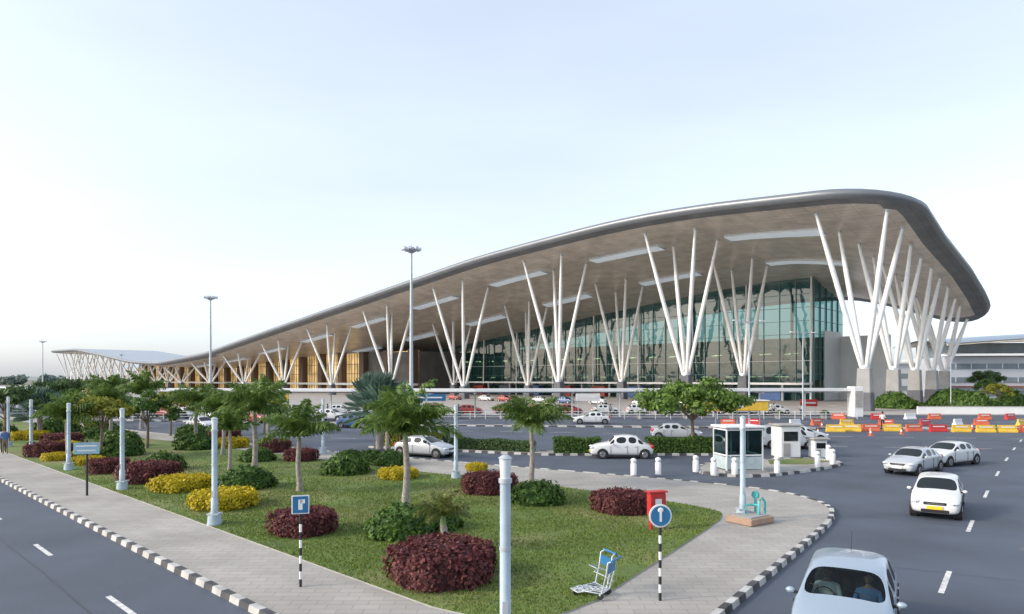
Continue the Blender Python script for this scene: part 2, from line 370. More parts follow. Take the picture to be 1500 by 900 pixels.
for nn in range(9,15): i+=1; vcol(32.8*nn+16,0,3.4,.8).obj('v_column_%d'%i,parent=term)

m=bpy.data.materials.new('teal_glazing'); MATS['tg']=m; m.use_nodes=True; nt=m.node_tree; bs=nt.nodes['Principled BSDF']
tc=nt.nodes.new('ShaderNodeTexCoord'); sn=nt.nodes.new('ShaderNodeVectorMath'); sn.operation='SNAP'; sn.inputs[1].default_value=(4,4,3.2)
wn=nt.nodes.new('ShaderNodeTexWhiteNoise'); cr=nt.nodes.new('ShaderNodeValToRGB'); cr.color_ramp.elements[0].color=(.003,.022,.024,1); cr.color_ramp.elements[1].color=(.03,.14,.135,1)
nn_=nt.nodes.new('ShaderNodeTexNoise'); nn_.inputs['Scale'].default_value=.05; ad=nt.nodes.new('ShaderNodeMath'); ad.operation='MULTIPLY_ADD'; ad.inputs[1].default_value=.3
sb=nt.nodes.new('ShaderNodeMath'); sb.operation='SUBTRACT'; sb.inputs[1].default_value=.15
nt.links.new(tc.outputs['Object'],sn.inputs[0]); nt.links.new(sn.outputs[0],wn.inputs['Vector']); nt.links.new(tc.outputs['Object'],nn_.inputs['Vector'])
nt.links.new(wn.outputs['Value'],ad.inputs[0]); nt.links.new(nn_.outputs['Fac'],ad.inputs[2]); nt.links.new(ad.outputs[0],sb.inputs[0]); nt.links.new(sb.outputs[0],cr.inputs['Fac']); nt.links.new(cr.outputs[0],bs.inputs['Base Color'])
bs.inputs['Roughness'].default_value=.03; bs.inputs['IOR'].default_value=1.8
nb=nt.nodes.new('ShaderNodeTexNoise'); nb.inputs['Scale'].default_value=.25; bp=nt.nodes.new('ShaderNodeBump'); bp.inputs['Strength'].default_value=.3; bp.inputs['Distance'].default_value=.15
nt.links.new(tc.outputs['Object'],nb.inputs['Vector']); nt.links.new(nb.outputs['Fac'],bp.inputs['Height']); nt.links.new(bp.outputs['Normal'],bs.inputs['Normal'])
tp=nt.nodes.new('ShaderNodeBsdfTransparent'); tp.inputs[0].default_value=(.24,.50,.49,1); mx=nt.nodes.new('ShaderNodeMixShader'); mx.inputs[0].default_value=.42
nt.links.new(bs.outputs[0],mx.inputs[1]); nt.links.new(tp.outputs[0],mx.inputs[2]); nt.links.new(mx.outputs[0],nt.nodes['Material Output'].inputs['Surface'])
M_tg=m
M_mull=pm('mullion',(.12,.19,.20),.4,.4,var=.03)
b=MB(); g=MB()
T0=45; ST=np.arange(25,190,4.)
for k,s in enumerate(ST):
    z1=zso(s,T0)+.4; b.box((-s,T0-.12,z1/2),(.13,.3,z1),M_mull)
    if k%4==0:
        b.tube((-s,T0-1.6,0),(-s,T0-1.2,z1-.6),.26,.2,M_white,8)
    if k<len(ST)-1:
        s2=s+4; z2=zso(s2,T0)+.4
        g.add([(-s,T0,0),(-s2,T0,0),(-s2,T0,z2),(-s,T0,z1)],[(0,1,2,3)],M_tg)
        z=3.2
        while z<min(z1,z2)-.3:
            b.box((-s-2,T0-.08,z),(3.86,.2,.10),M_mull if abs(z-9.6)>.1 else M_white); z+=3.2
for t in np.arange(45,TR-1,4.):
    z1=zso(25,t)+.3; z2=zso(25,t+4)+.3
    b.box((-24.85,t,z1/2),(.34,.16,z1),M_mull)
    g.add([(-25,t,5),(-25,t+4,5),(-25,t+4,z2),(-25,t,z1)],[(3,2,1,0)],M_tg)
    z=6.4
    while z<z2: b.box((-24.9,t+2,z),(.2,3.84,.12),M_mull); z+=3.2
b.obj('curtain_wall_frame',parent=term); g.obj('curtain_wall_glass',parent=term)
b=MB(); M_int=pm('interior_wall',(.36,.37,.33),.7,var=.25,scale=.15); M_slab=pm('interior_slab',(.45,.47,.47),.6,var=.1)
M_il=pm('interior_lamp',(.9,.8,.6),.5,var=.02); bs=M_il.node_tree.nodes['Principled BSDF']; bs.inputs['Emission Color'].default_value=(1,.72,.38,1); bs.inputs['Emission Strength'].default_value=5
b.box((-107,TR-3,8),(164,.6,16),M_int); b.box((-24.6,57,8.5),(.3,12,17),pm('pale_cladding',(.60,.62,.62),.5,var=.06,scale=.3))
b.box((-19,TR-2,8),(12,.6,16),MATS['pale_cladding'])
for z,d0 in((6.2,3),(12.2,9)):
    b.box((-107,(T0+d0+TR-3.4)/2,z),(158,TR-T0-3.4-d0,.7),M_slab)
    for s in np.arange(34,186,7):
        b.box((-s,T0+d0+2,z-.42),(2.2,.35,.1),M_il); b.box((-s-3,T0+d0+5.5,z-.42),(1.4,.35,.1),M_il)
for s in np.arange(32,188,9): b.tube((-s,T0+5,0),(-s,T0+5,zso(s,50)),.4,.4,M_slab,8)
b.obj('interior_structure',parent=term)
M_pier=pm('brown_cladding',(.12,.078,.056),.6,var=.12,scale=.4); M_gold=pm('glazing_painted_warm_glow',(.72,.50,.20),.12,.4,var=.35,scale=.25,spec=.8)
bs=M_gold.node_tree.nodes['Principled BSDF']; bs.inputs['Emission Color'].default_value=(1,.68,.30,1)  # warm interior light painted into the glass as gold colour and patchy emission
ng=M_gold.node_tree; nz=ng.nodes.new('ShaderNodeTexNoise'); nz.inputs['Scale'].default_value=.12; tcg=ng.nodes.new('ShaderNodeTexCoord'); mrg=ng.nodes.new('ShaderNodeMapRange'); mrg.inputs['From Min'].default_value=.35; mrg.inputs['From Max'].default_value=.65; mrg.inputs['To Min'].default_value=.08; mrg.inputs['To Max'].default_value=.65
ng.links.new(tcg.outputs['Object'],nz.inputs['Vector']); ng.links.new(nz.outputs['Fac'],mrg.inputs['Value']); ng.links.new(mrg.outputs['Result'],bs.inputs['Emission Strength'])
M_wall=pm('dark_wall',(.12,.115,.11),.7,var=.2,scale=.2)
b=MB()
def oh(s,t=25): return min(15.,zso(s,t)+.8)
s=150.; k=0
while s<430:
    s2=s+7.5; h=min(oh(s),oh(s2))
    if k%2==0: b.box((-s-1.6,24.2,h/2+.2),(3.0,2.6,h+.4),M_pier)
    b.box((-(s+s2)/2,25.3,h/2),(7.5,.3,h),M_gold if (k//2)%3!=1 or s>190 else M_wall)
    for q in range(4): b.box((-s-q*1.9,25.08,h/2),(.14,.14,h),M_pier)
    for z in(3.6,7.2,10.8):
        if z<h-.5: b.box((-(s+s2)/2,25.0,z),(7.4,.2,.2),M_pier)
    s=s2;k+=1
b.box((-290,25,3.3),(280,6,.8),M_white)
b.box((-168,35,7.4),(36,20,14.8),M_wall)
b.obj('wing_facade',parent=term)
b=MB(); b.box((-100,T0-3,4.1),(150,6,.5),M_white)
for s in np.arange(30,180,10): b.box((-s,T0-5.6,2),(.5,.5,4),M_conc)
for s in np.arange(34,180,13): b.box((-s,T0-2,1.6),(5,2.4,3.1),random.choice([M_wall,M_concd,pm('shop_red',(.35,.05,.04),.5),pm('shop_blue',(.05,.12,.3),.5)]),bev=.05)
b.obj('entrance_canopy',parent=term)
b=MB(); N=20; vs=[]
for i in range(N+1):
    u=i/N; x=-430-190*u
    for j,(y,zz) in enumerate(((62,0),(75,3.6),(95,5.0),(120,4.4))):
        vs.append((x,y,14+zz*1.75*math.sin(math.pi*min(1,.16+u*.8))**.5+ (1-u)*1))
b.add(vs,[(i*4+j,i*4+j+1,i*4+j+5,i*4+j+4) for i in range(N) for j in range(3)],pm('pale_membrane_roof',(.32,.44,.53),.5,var=.04,scale=.05),True)
for i in range(0,N,2): b.tube((-430-190*i/N,70,0),(-430-190*i/N,70,16),.6,.6,M_white,8)
b.box((-525,80,6),(188,8,12),pm('far_wall',(.45,.46,.46),.6,var=.1))
b.obj('rear_concourse_roof',parent=term)

ob=empty('airport_office_building',(172,200,-1),R(-8))
b=MB(); Wl=pm('off_white_render',(.50,.53,.57),.6,var=.08,scale=.1); Wg=pm('band_window',(.16,.20,.23),.15,var=.25,scale=.2,spec=.6)
b.box((0,0,6.2),(96,30,12.4),Wl)
for z in(2.2,6.0,9.8):
    b.box((0,-15.1,z),(95,.3,1.4),Wg)
    for x in np.arange(-46,47,4): b.box((x,-15.32,z),(.3,.12,1.4),Wl)
b.box((0,-16.2,12.9),(99,4,.6),M_white); b.box((0,-15.6,4.1),(97,1.6,.35),pm('maroon_band',(.22,.07,.06),.5))
b.obj('storeys',parent=ob)
b=MB(); vs=[];N=24
for i in range(N+1):
    x=-50+100*i/N; z=16.5+2.3*math.sin(math.pi*i/N)
    for y,dz in((-19,-.6),(-18.5,0),(0,1.2),(18,0)): vs.append((x,y,z+dz))
b.add(vs,[(i*4+j,i*4+j+4,i*4+j+5,i*4+j+1) for i in range(N) for j in range(3)],pm('blue_grey_roof',(.32,.40,.48),.45,.3,var=.05),True)
b.add([(v[0],v[1],v[2]-.5) for v in vs],[(i*4+j,i*4+j+1,i*4+j+5,i*4+j+4) for i in range(N) for j in range(3)],M_soff,True)
b.box((0,0,14.4),(90,24,4),Wg)
b.obj('roof',parent=ob)
b=MB(); b.box((0,0,5.0),(60,14,10),Wl)
for z in(2.4,6.2):
    b.box((0,-7.1,z),(58,.3,1.3),Wg)
    for x in np.arange(-28,29,4): b.box((x,-7.3,z),(.3,.12,1.3),Wl)
b.box((0,0,10.3),(62,16,.6),M_white)
b.obj('service_building',(108,220,0),R(-5))

b=MB(); wp=[(48,97),(-5,92.5),(-58,96),(-110,128)]
for (x0,y0),(x1,y1) in zip(wp[:-1],wp[1:]):
    L=math.hypot(x1-x0,y1-y0); an=math.atan2(y1-y0,x1-x0)
    b.box(((x0+x1)/2,(y0+y1)/2,3.75),(L+.5,3.2,.40),M_white,an,bev=.08)
    b.box(((x0+x1)/2,(y0+y1)/2,3.46),(L,.25,.18),M_steel,an)
    k=int(L/6)
    for i in range(k+1):
        x,y=x0+(x1-x0)*i/k,y0+(y1-y0)*i/k; b.tube((x,y,0),(x,y,3.5),.13,.11,M_white,8); b.box((x,y,3.36),(.15,2.6,.16),M_white,an)
b.obj('covered_walkway')
b=MB(); b.box((48,95.5,2.1),(1.3,2.0,4.2),M_white,bev=.05); b.box((48,94.4,2.5),(1.0,.1,2.2),M_kg); b.obj('ventilation_block')
b=MB()
for (x0,y0),(x1,y1) in (((-58,90),(45,89)),((62,104),(130,98))):
    L=math.hypot(x1-x0,y1-y0);k=int(L/2)
    for i in range(k+1): x,y=x0+(x1-x0)*i/k,y0+(y1-y0)*i/k; b.tube((x,y,0),(x,y,1.05),.035,.035,M_white,6)
    for z in(.3,.65,1.0): b.tube((x0,y0,z),(x1,y1,z),.03,.03,M_white,6)
b.obj('railing')
b=MB(); b.box((96,101,.55),(70,.3,1.1),M_white,R(-3)); b.box((96,101,1.13),(70,.4,.08),M_kg,R(-3)); b.obj('boundary_wall')

# ------------------------------------------------------------------ vegetation
def leaves(name,C,N,S,mat,asp=1.6):
    n=len(C); N=N/np.linalg.norm(N,axis=1)[:,None]; r=rng.normal(size=(n,3)); A=np.cross(N,r); A/=np.linalg.norm(A,axis=1)[:,None]; B=np.cross(N,A)
    S=S[:,None]; v=np.empty((n,4,3)); v[:,0]=C-A*S*asp/2; v[:,1]=C-B*S/2; v[:,2]=C+A*S*asp/2; v[:,3]=C+B*S/2
    me=bpy.data.meshes.new(name); me.from_pydata(v.reshape(-1,3).tolist(),[],np.arange(n*4).reshape(n,4).tolist()); me.materials.append(mat); return me
def shrub_mesh(name,mat,core,r=1.,h=.7,n=2600,flat=True,sz=.055,rough=.06):
    u=rng.random(n); th=rng.random(n)*2*np.pi; p1=rng.random()*6
    lump=1+.06*np.sin(th*5+p1)+.05*np.sin(th*9+2*p1)
    if flat:
        top=u<.5; rr=np.where(top,np.sqrt(rng.random(n))*.97,1-.05*rng.random(n)); zz=np.where(top,h*(1-.14*rr**3+.06*np.sin(rr*9+th*3+p1))+rng.normal(0,.035,n),rng.random(n)**.8*h)
        rr=rr*np.where(top,1,.93+.09*np.sin(np.pi*np.clip(zz/h,0,1))); 
        C=np.stack([r*rr*lump*np.cos(th),r*rr*lump*np.sin(th),zz],1)+rng.normal(0,.03,(n,3))
        N=np.where(top[:,None],np.array([0,0,1.]),np.stack([np.cos(th),np.sin(th),.3*np.ones(n)],1))+rng.normal(0,.45,(n,3))
    else:
        ph=np.arccos(rng.random(n)); q=(1-rough*rng.random(n)*3)*(1+.13*np.sin(th*4+ph*5)*np.sin(ph*3+th*2)+.08*rng.normal(size=n)*.6)
        D=np.stack([np.sin(ph)*np.cos(th),np.sin(ph)*np.sin(th),np.cos(ph)],1); C=D*q[:,None]*np.array([r,r,h]); C[:,2]=np.abs(C[:,2])+.02
        N=D+rng.normal(0,.5,(n,3))
    me=leaves(name,C,N,sz*(.7+.8*rng.random(n)),mat)
    bm=bmesh.new(); bm.from_mesh(me)
    rs=bmesh.ops.create_uvsphere(bm,u_segments=18,v_segments=8,radius=1)
    for v in rs['verts']:
        z=v.co.z
        if flat: v.co=Vector((v.co.x*r*.93,v.co.y*r*.93,0)); v.co*= (1 if abs(z)>.95 else 1/max(.35,math.sqrt(1-z*z))) if abs(z)<.95 else 1; v.co.z=h*.84 if z>.3 else max(0,h*.5+z*h); v.co.x*=.96; v.co.y*=.96
        else: v.co=Vector((v.co.x*r*.82,v.co.y*r*.82,max(0,z)*h*.84))
        for f in v.link_faces: f.material_index=1
    bm.to_mesh(me); bm.free(); me.materials.append(core); return me
L_red=leafmat('maroon_leaf',(.065,.018,.022),(.22,.07,.065)); L_yel=leafmat('golden_leaf',(.32,.26,.01),(.68,.54,.02)); L_gr=leafmat('green_leaf',(.028,.075,.015),(.12,.21,.035)); L_gd=leafmat('dark_green_leaf',(.03,.07,.025),(.11,.18,.055))
L_ygr=leafmat('yellow_green_leaf',(.13,.16,.02),(.36,.35,.05)); L_palm=leafmat('palm_leaf',(.055,.11,.025),(.21,.31,.07)); L_blue=leafmat('blue_green_leaf',(.06,.11,.085),(.18,.27,.21))
c_red=pm('maroon_twigs',(.05,.015,.018),.9); c_yel=pm('golden_twigs',(.15,.13,.01),.9); c_gr=pm('green_twigs',(.014,.032,.01),.9)
SR_=[shrub_mesh('r%d'%i,L_red,c_red,1,.62,4600) for i in range(3)]; SY=[shrub_mesh('y%d'%i,L_yel,c_yel,1,.42,3600) for i in range(3)]
SG=[shrub_mesh('g%d'%i,L_gr,c_gr,1,.72,3000,False,.085) for i in range(3)]
def shrub(kind,x,y,r,hs=1.):
    me=random.choice({'r':SR_,'y':SY,'g':SG}[kind]); nm={'r':'maroon_shrub','y':'golden_shrub','g':'green_shrub'}[kind]
    put(me,nm,(x,y,.16 if y<110 else 0),random.random()*6.28,None,(r,r*random.uniform(.92,1.05),max(.8,r)*hs))
for x,y,r in((-7,22.9,1.08),(-1.8,17.6,1.33),(4.3,26.5,1.15),(-1.05,31.0,1.25),(-22.2,37.5,1.1),(-18.2,34.2,1.4),(-13.3,43,1.05),(-17,48.5,1.2),(-31,45.6,1.3),(-35,53,1.3),(-24,57,1.3)): shrub('r',x,y,r)
for x,y,r in((-15.3,31.7,1.3),(-11.6,27.5,1.35),(-5.9,35.4,1.05),(-28.8,43.3,.9),(-25.6,41.2,.9),(-21.2,51.5,1.4),(-33,50,1.1),(-41,58,1.4),(-2,38.4,.6)): shrub('y',x,y,r)
for x,y,r in((-3.6,22.6,1.25),(-2.7,23.6,1.),(1.05,28.4,1.15),(-9.1,37.2,1.35),(-12.6,32.4,1.3),(-19.8,38.6,1.3),(-16,42.9,1.1),(-23.3,50,1.4),(-10,42,1.0),(-26.5,46,1.5),(-30,52,1.6),(-36,60,1.8),(-44,66,2),(-28,60,1.5),(-7.3,41,1.1),(-8.6,41.8,1.)): shrub('g',x,y,r)
for _ in range(34):
    y=random.uniform(58,96); x=-(y-11)*1.02+random.uniform(2,6)+ (y-58)*.05
    shrub(random.choice('gggry'),x,y,random.uniform(1,1.9))

def palm_mesh(name,h,fr,nf=15,mat=None,droop=1.,seed=0,lf=.42):
    rd=random.Random(seed); b=MB(); mat=mat or L_palm; n=8
    pts=[(.04*math.sin(i*.6+seed)-.04*math.sin(seed),.03*math.cos(i*.8)-.03,h*i/n) for i in range(n+1)]
    b.path(pts,[.14-.045*i/n+(.05 if i==0 else 0)+(.012 if i%2 else 0) for i in range(n+1)],M_palmtrunk,9)
    tp=Vector(pts[-1]); b.path([tp,tp+Vector((0,0,.35))],[.10,.06],pm('palm_crownshaft',(.16,.24,.09),.5),8); tp.z+=.3
    for k in range(nf):
        az=k*2.399+rd.uniform(-.2,.2); el=R(rd.uniform(15,65)) if k>3 else R(rd.uniform(62,85)); L=fr*rd.uniform(.88,1.15); p=tp.copy(); N=11; ps=[p.copy()]
        for i in range(N):
            d=Vector((math.cos(az)*math.cos(el),math.sin(az)*math.cos(el),math.sin(el))); p=p+d*(L/N); el-=droop*R(10.5)*(.35+i/N); ps.append(p.copy())
        b.path(ps,[.024*(1-.75*i/N) for i in range(N+1)],mat,4,False)
        for i in range(1,N+1):
            a0,a1=ps[i-1],ps[i]; d=(a1-a0).normalized(); sd=d.cross(Vector((0,0,1)));
            if sd.length<.1: sd=Vector((math.sin(az),-math.cos(az),0))
            sd.normalize(); up=sd.cross(d)
            for q in range(5):
                base=a0.lerp(a1,q/5)
                for sg in(-1,1):
                    f=(i+q/5)/N; ll=lf*fr/1.7*(math.sin(math.pi*(.14+.74*f)))*rd.uniform(.8,1.2)
                    rl=rd.uniform(-.6,.8); dr=(sd*sg*math.cos(rl)+up*math.sin(rl)+d*.65).normalized()
                    tip=base+dr*ll+Vector((0,0,-ll*.4)); mid=base+dr*ll*.5; wv=d*.034*fr/1.5+up*.006
                    b.add([base-wv*.5,mid-wv,tip,mid+wv],[(0,1,2,3)],mat)
    return b.mesh(name)
PM=[palm_mesh('palm_a',2.5,2.1,18,None,.75,1,.50),palm_mesh('palm_b',2.6,2.1,17,None,.85,2,.50),palm_mesh('palm_c',2.7,1.8,16,None,.7,3,.48)]
for x,y,i,sc in((-4.3,27.5,0,1.08),(.9,32.5,1,1.0),(-9.7,31.2,0,.92),(-14.7,39,1,1.15),(-15.3,37,2,.8),(-28,43,0,.95),(-24,52,1,1.1),(-20,56,2,1.2),(-33,56,1,1.1),(-8,43.5,2,.9),(-38,70,0,1.3),(-45,76,1,1.3),(-19.5,46,1,1.)):
    put(PM[i],'palm_tree',(x,y,.15),random.random()*6,None,sc)
put(palm_mesh('young_palm',.75,1.0,13,leafmat('cordyline_leaf',(.08,.10,.03),(.24,.28,.08)),.8,6,.5),'young_palm_tree',(-2.05,20.6,.15))
def fan_palm(name,h,r,mat,seed=3):
    rd=random.Random(seed); b=MB(); b.path([(0,0,0),(0,0,h)],[.25,.2],M_palmtrunk,9)
    for k in range(46):
        az=k*2.399; el=R(rd.uniform(-25,85)); d=Vector((math.cos(az)*math.cos(el),math.sin(az)*math.cos(el),math.sin(el))); c=Vector((0,0,h))+d*r*.5
        b.tube((0,0,h),c,.025,.02,mat,4,False); sd=d.cross(Vector((0,0,1))).normalized(); up=sd.cross(d)
        for j in range(17):
            a=R(-110+220*j/16); e=(d*math.cos(a)+sd*math.sin(a)+up*.15).normalized(); e2=(d*math.cos(a+.12)+sd*math.sin(a+.12)).normalized()
            b.add([c,c+e*r*.35,c+e*r*.55+Vector((0,0,-.08)),c+e2*r*.36],[(0,1,2,3)],mat)
    return b.mesh(name)
FP=fan_palm('fan_palm',2.4,2.5,L_blue)
put(FP,'fan_palm_tree',(-9.8,50.5,.1),0,None,1.2); put(FP,'fan_palm_tree',(-41.5,60,.1),1,None,.95)

def tree_mesh(name,h,r,flat,mat,seed,n=26,per=190,sz=.16,trunk=.14):
    rd=random.Random(seed); b=MB(); th=h*.5
    b.path([(0,0,0),(.05,.04,th*.5),(-.03,.05,th),(.02,0,h*.72)],[trunk*1.3,trunk,trunk*.85,trunk*.4],M_bark,8)
    C=[];N=[]
    for k in range(n):
        az=k*2.399+rd.uniform(-.3,.3); q=math.sqrt((k+.5)/n)*r*rd.uniform(.75,1.05); z=h*(.62+.3*(1-(q/r)**2)*rd.uniform(.5,1.1))+rd.uniform(-.3,.3)*flat
        c=Vector((q*math.cos(az),q*math.sin(az),z)); s0=Vector((0,0,th*rd.uniform(.75,1.05)))
        if k%2==0: b.path([s0,s0.lerp(c,.55)+Vector((0,0,.15)),c],[trunk*.45,trunk*.28,trunk*.1],M_bark,5,False)
        cr_=rd.uniform(.22,.36)*r
        p=rng.normal(size=(per,3)); p/=np.linalg.norm(p,axis=1)[:,None]; p*=(rng.random(per)**.45)[:,None]*cr_; p[:,2]*=.55*flat
        C.append(p+np.array(c)); N.append(p+np.array([0,0,.3*cr_])+rng.normal(0,.15,(per,3)))
    C=np.concatenate(C);N=np.concatenate(N); me=leaves(name,C,N,sz*(.6+.8*rng.random(len(C))),mat)
    bm=bmesh.new(); t=b.mesh('t'); bm.from_mesh(me); k=len(bm.faces); bm.from_mesh(t); bm.faces.ensure_lookup_table()
    for f in bm.faces[k:]: f.material_index=1; f.smooth=True
    bm.to_mesh(me); bm.free(); me.materials.append(M_bark); return me
L_tree=leafmat('tree_leaf',(.04,.09,.015),(.17,.27,.04))
put(tree_mesh('broad_tree',5.1,4.2,.8,L_tree,4,34,230,.17),'broadleaf_tree',(13.2,50,.13))
TM=[tree_mesh('tree_a',4.0,1.9,1.,L_gr,5,20,120,.14,.1),tree_mesh('tree_b',4.2,2.1,1.1,L_ygr,6,20,120,.14,.1),tree_mesh('tree_c',5.0,2.4,1.2,L_gd,8,20,120,.18,.13)]
for x,y,i,sc in((-27,45,1,1),(-27,50.5,0,1.05),(-40.8,55,2,1.),(-54,80,2,1.05),(-31,62,1,1.),(-46,71,0,1.),(-60,92,2,1.1),(-24,66,1,1),(-50,84,1,1.2),(-8.5,52,1,.85),(-7.2,50.5,0,.95)):
    put(TM[i],'broadleaf_tree',(x,y,.1),random.random()*6,None,sc)
for _ in range(20):
    x=random.uniform(66,140); y=random.uniform(106,135); put(SG[0],'green_shrub',(x,y,0),random.random()*6,None,(random.uniform(2,4.5),random.uniform(2,4),random.uniform(2,4.4)))
for x,y,i,sc in((104,150,2,1.5),(120,140,2,1.6),(92,132,0,1.3),(112,122,0,1.3),(84,118,1,1.1)): put(TM[i],'broadleaf_tree',(x,y,0),random.random()*6,None,sc)
def hedge(x0,y0,x1,y1,wd,h,mat,nm='hedge',core=None):
    L=math.hypot(x1-x0,y1-y0); n=int(L*700); u=rng.random(n)*L; k=rng.random(n); v=np.where(k<.45,rng.random(n)*wd-wd/2,np.where(k<.75,-wd/2,wd/2)); z=np.where(k<.45,h,rng.random(n)*h)
    C=np.stack([u,v,z],1)+rng.normal(0,.035,(n,3)); C[:,2]+=.06*np.sin(u*2.1)*(k<.45); N=np.where((k<.45)[:,None],np.array([0,0,1.]),np.array([0,-1.,.2]))+rng.normal(0,.5,(n,3))
    me=leaves(nm,C,N,.09*(.7+.7*rng.random(n)),mat); me.materials.append(core or c_gr)
    bm=bmesh.new(); bm.from_mesh(me); rs=bmesh.ops.create_cube(bm,size=1)
    for q in rs['verts']:
        q.co=Vector((L/2+q.co.x*(L-.1),q.co.y*(wd-.12),h*.47+q.co.z*h*.93))
        for f in q.link_faces: f.material_index=1
    bm.to_mesh(me); bm.free(); put(me,nm,(x0,y0,.13),math.atan2(y1-y0,x1-x0))
hedge(2.9,47.8,6.2,47.8,1.2,1.0,L_gr); hedge(9.4,47.8,14.6,47.8,1.2,1.0,L_gr); hedge(-10,53.2,-5,51.2,1.1,1.,L_ygr); hedge(-4.5,50.9,1.5,48.4,1.,.7,L_gd)
def distant(x0,x1,y0,y1,n,h,sz):
    Cs=[];Ns=[]
    for k in range(n):
        f=k/n; cx=x0+(x1-x0)*f+random.uniform(-8,8); cy=y0+(y1-y0)*f+random.uniform(-20,20); rr=random.uniform(.5,1)*h*.7; hh=h*random.uniform(.6,1.1)
        m=90; p=rng.normal(size=(m,3)); p/=np.linalg.norm(p,axis=1)[:,None]; q=p*np.array([rr,rr,hh/2])*(rng.random(m)**.4)[:,None]; Cs.append(q+np.array([cx,cy,hh/2])); Ns.append(p+rng.normal(0,.4,(m,3)))
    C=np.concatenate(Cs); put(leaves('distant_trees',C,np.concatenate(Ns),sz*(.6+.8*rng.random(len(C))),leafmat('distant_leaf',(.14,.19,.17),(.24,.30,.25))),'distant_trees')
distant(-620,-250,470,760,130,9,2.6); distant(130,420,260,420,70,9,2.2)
b=MB(); vs=[(-2500+5000*i/60,2600,0) for i in range(61)]+[(-2500+5000*i/60,2600,16+7*math.sin(i*.7)+5*math.sin(i*1.9)) for i in range(61)]
b.add(vs,[(i,i+1,62+i,61+i) for i in range(60)],pm('hazy_hill',(.46,.52,.56),.95,var=.1,scale=.01)); b.obj('hills')

# ------------------------------------------------------------------ vehicles
def carmat(n,c,metal=.0): return pm('car_paint_'+n,c,.28,metal,var=.02,scale=.5,coat=.6)
P_white=carmat('white',(.66,.67,.68)); P_silver=carmat('silver',(.34,.42,.50),.3); P_pearl=carmat('grey',(.48,.51,.54),.2); P_blue=carmat('blue',(.06,.13,.28)); P_red=carmat('red',(.35,.04,.03)); P_dk=carmat('charcoal',(.06,.065,.07))
ST_H=[(1.92,.34,.50,.56,.60,.46),(1.86,.22,.62,.72,.78,.64),(1.45,.19,.80,.93,.84,.74),(.98,.18,.90,1.02,.85,.77),(.22,.18,.93,1.43,.85,.645),(-.52,.18,.95,1.49,.85,.655),(-1.22,.18,.97,1.46,.845,.64),(-1.68,.20,.98,1.10,.83,.70),(-1.84,.24,.87,.96,.80,.70),(-1.90,.36,.6,.68,.70,.55)]
ST_S=[(2.16,.34,.50,.56,.62,.46),(2.08,.22,.62,.73,.80,.64),(1.60,.19,.80,.90,.86,.74),(1.0,.18,.89,.99,.87,.77),(.22,.18,.92,1.39,.87,.64),(-.50,.18,.93,1.44,.87,.65),(-1.10,.18,.94,1.38,.87,.63),(-1.62,.19,.94,1.04,.86,.74),(-2.05,.24,.87,.98,.82,.70),(-2.14,.36,.6,.70,.74,.54)]
ST_A=[(2.1,.34,.55,.62,.50,.36),(2.0,.24,.70,.84,.72,.50),(1.5,.22,.86,1.0,.80,.58),(.85,.22,.95,1.08,.83,.66),(.45,.22,.97,1.50,.83,.58),(-.35,.22,.98,1.58,.83,.60),(-1.0,.22,.97,1.50,.83,.56),(-1.45,.22,.92,1.08,.82,.62),(-1.95,.24,.80,.92,.76,.54),(-2.1,.36,.6,.68,.6,.45)]
ST_V=[(1.9,.36,.60,.70,.62,.5),(1.84,.24,.8,.95,.78,.66),(1.55,.2,.92,1.10,.82,.72),(1.2,.2,.98,1.18,.83,.74),(.7,.2,1.02,1.78,.83,.66),(-.3,.2,1.04,1.86,.83,.68),(-1.3,.2,1.05,1.84,.83,.68),(-1.85,.22,1.05,1.7,.82,.66),(-1.92,.26,.9,1.3,.80,.66),(-1.96,.38,.6,.75,.7,.5)]
